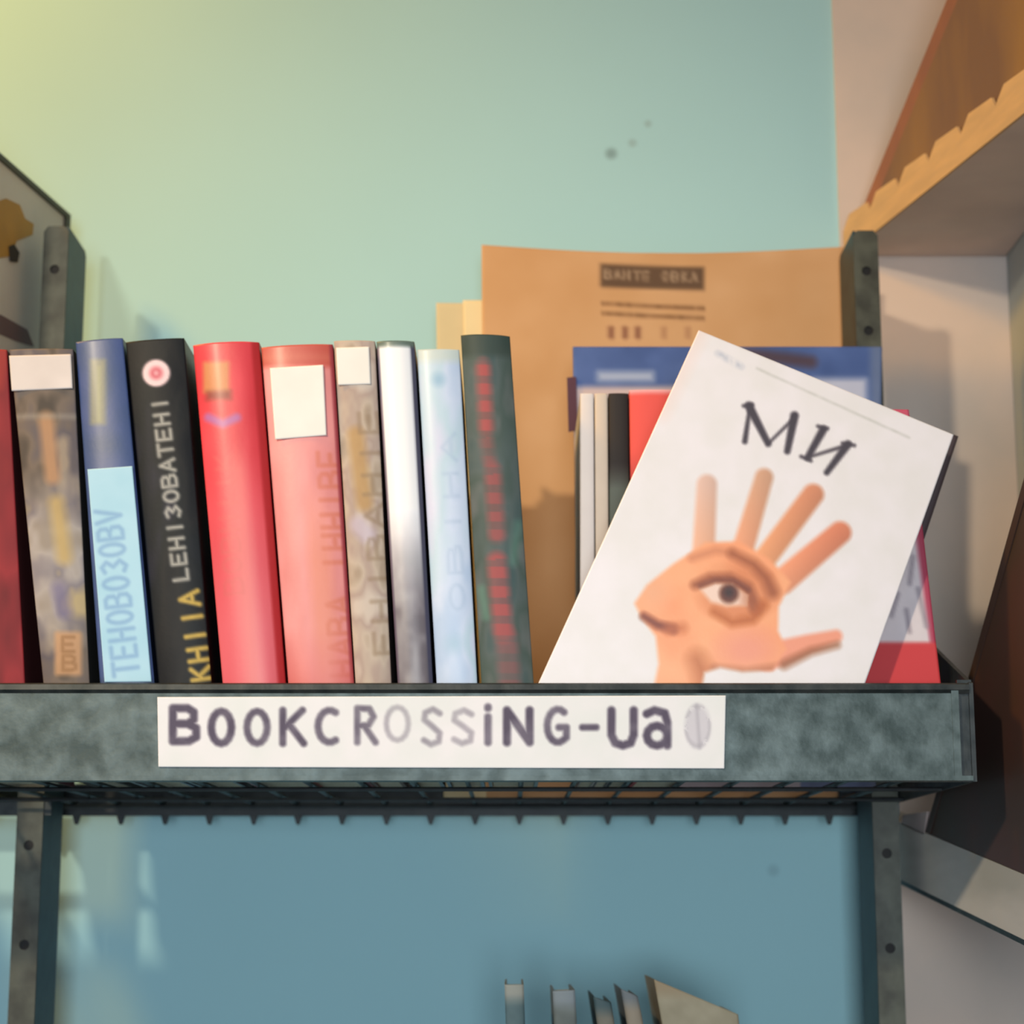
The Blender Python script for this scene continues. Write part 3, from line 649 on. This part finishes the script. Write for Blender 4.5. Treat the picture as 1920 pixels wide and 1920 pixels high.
base_z = -.0005
vs = []; fs = []
for t, h_ in top:
    for sd in (.0004, .0024):
        vs += [a0 + L * t + side * sd + Vector((0, 0, base_z)), a0 + L * t + side * sd + Vector((0, 0, h_))]
for i in range(len(top) - 1):
    k = 4 * i; fs += [(k, k + 4, k + 5, k + 1), (k + 2, k + 3, k + 7, k + 6), (k + 1, k + 5, k + 7, k + 3), (k, k + 2, k + 6, k + 4)]
fs += [(0, 1, 3, 2), (k + 4, k + 6, k + 7, k + 5)]
mesh('serrated_edging', vs, fs, M_pine, cs)
q0 = a0 - side * .001; q1 = a2 - side * .001
def BB(px, py): return PV(px, py, q0, q1)
bt = ZU + .0102
bl_ = BB(1616, 394); lr = BB(1775, 0) - bl_
pl0 = bl_ + lr * ((bt - bl_.z) / lr.z); pl1 = bl_ + lr * 1.6
rd = (q1 - q0).normalized(); ln = (a2 - pl0).length * .9
M_ob = mat('orange_varnished_wood', (170, 98, 46), .5, 0, (142, 82, 48), 16, .1, stretch=(1, 1, .2))
M_ob2 = mat('dark_grained_wood', (122, 84, 56), .6, 0, (150, 106, 52), 14, .1, stretch=(1, 1, .3))
br_ = thing('leaning_board', 'orange-brown framed wooden board leaning on the pine shelf at top right', 'board', pl0)
wfr = .028
prism('frame_side', [pl0, pl0 + rd * wfr, pl1 + rd * wfr, pl1], -side * .006, M_ob, br_)
prism('panel', [pl0 + rd * wfr, Vector((0, 0, 0)) + pl0 + rd * ln, pl1 + rd * ln, pl1 + rd * wfr], -side * .004, M_ob2, br_)
prism('frame_side', [pl1, pl1 + rd * ln, pl1 + rd * ln + Vector((0, 0, .018)), pl1 + Vector((0, 0, .018))], -side * .006, M_ob, br_)

# ------------------------------------------------------------ pale sloping rail and dark panel (lower right)
r0, r1 = (.2600, 1.512), (.2915, 1.14)
def RR(px, py): return PV(px, py, r0, r1)
rn = Vector((r1[1] - r0[1], -(r1[0] - r0[0]), 0)).normalized()
if rn.x < 0: rn = -rn
def rl(a, b_, Y):          # point on the 3D line through measured points a, b at depth Y
    p, q = RR(*a), RR(*b_); return p + (q - p) * ((Y - p.y) / (q.y - p.y))
TA, TB, BA, BBm = (1735, 1562), (1920, 1640), (1690, 1650), (1920, 1762)
YN = .98; YFar = 1.512
rail = thing('sloping_rail', 'pale grey wooden rail sloping down to the right below the dark panel', 'rail', rl(BA, BBm, YFar))
M_rail = mat('pale_grey_wood', (218, 206, 194), .7, 0, (188, 180, 168), 26, .2, stretch=(1, .2, 1))
prism('rail_board', [rl(TA, TB, YFar), rl(TA, TB, YN), rl(BA, BBm, YN), rl(BA, BBm, YFar)], rn * .02, M_rail, rail)
dz = Vector((0, 0, -.0032))
prism('shadow_strip', [rl(BA, BBm, YFar), rl(BA, BBm, YN), rl(BA, BBm, YN) + dz, rl(BA, BBm, YFar) + dz], rn * .018, M_dark, rail).name = 'joint_shadow_strip'  # dark strip added for the shadow line at the rail's lower joint
o = prism('end_block', [RR(1692, 1528), RR(1738, 1522), RR(1732, 1566), RR(1690, 1546)], rn * .012, mat('pinkish_wood', (196, 176, 170), .7), rail)
M_pan = mat('dark_red_brown_leather', (78, 46, 40), .55, 0, (62, 48, 38), 9, .15)
def up(a): return a
e0 = RR(1737, 1560); e1 = RR(1920, 905); ed = e1 - e0
pn = thing('brown_panel', 'dark red-brown panel tilted on the pale rail at the right edge', 'panel', e0)
tN = rl(TA, TB, 1.0)
t0 = e0 + Vector((0, 0, .0)); far = RR(1737, 1561)
prism('panel_board', [e0, tN, tN + ed * 1.25, e0 + ed * 1.5], rn * .008, M_pan, pn)
prism('edge_strip', [e0 - rn * .0008, e0 + (tN - e0) * .03 - rn * .0008, e0 + (tN - e0) * .03 + ed * 1.48 - rn * .0008, e0 + ed * 1.5 - rn * .0008], rn * .0007, mat('dark_edge', (66, 48, 42), .5), pn)

# ------------------------------------------------------------ leaning booklets on the lower shelf
ZLo = ZFL - .30
yl = lambda Y: 1700 - (ZLo - CZ) * F / Y
low = [('thin grey-green booklet with a pale top, leftmost of those on the lower shelf', [(946, 1846), (982, 1846), (1000, 2400), (962, 2400)], (70, 92, 98), (140, 142, 136), 1.22),
       ('grey booklet standing second from left on the lower shelf', [(1036, 1858), (1078, 1856), (1110, 2400), (1062, 2400)], (92, 100, 100), (120, 130, 138), 1.24),
       ('slate booklet with a dark top in the middle of the lower shelf', [(1112, 1868), (1146, 1880), (1230, 2400), (1192, 2400)], (100, 98, 90), (56, 78, 86), 1.25),
       ('greyish booklet leaning left beside the wide tan one', [(1164, 1854), (1196, 1868), (1300, 2400), (1262, 2400)], (132, 124, 112), (98, 106, 114), 1.26),
       ('wide tan booklet with a sloping top, rightmost on the lower shelf', [(1226, 1836), (1384, 1902), (1440, 2400), (1330, 2400)], (140, 134, 116), (138, 124, 102), 1.27)]
for lab, Q, c1, c2, Y in low:
    fn = (lambda c1, c2, y0: (lambda X, Yy, u, v: mixc(base(X, c1) + (fbm(X, Yy, 24)[..., None] - .5) * 24, c2, sm(Yy - y0 - 30 - (X - 1226) * 0, 12))))(c1, c2, Q[0][1])
    book(lab, Q, fn, c2, .09, Y, False, .001, 'booklet', 'booklet', ZLo, 5., 'booklets leaning on the lower shelf')
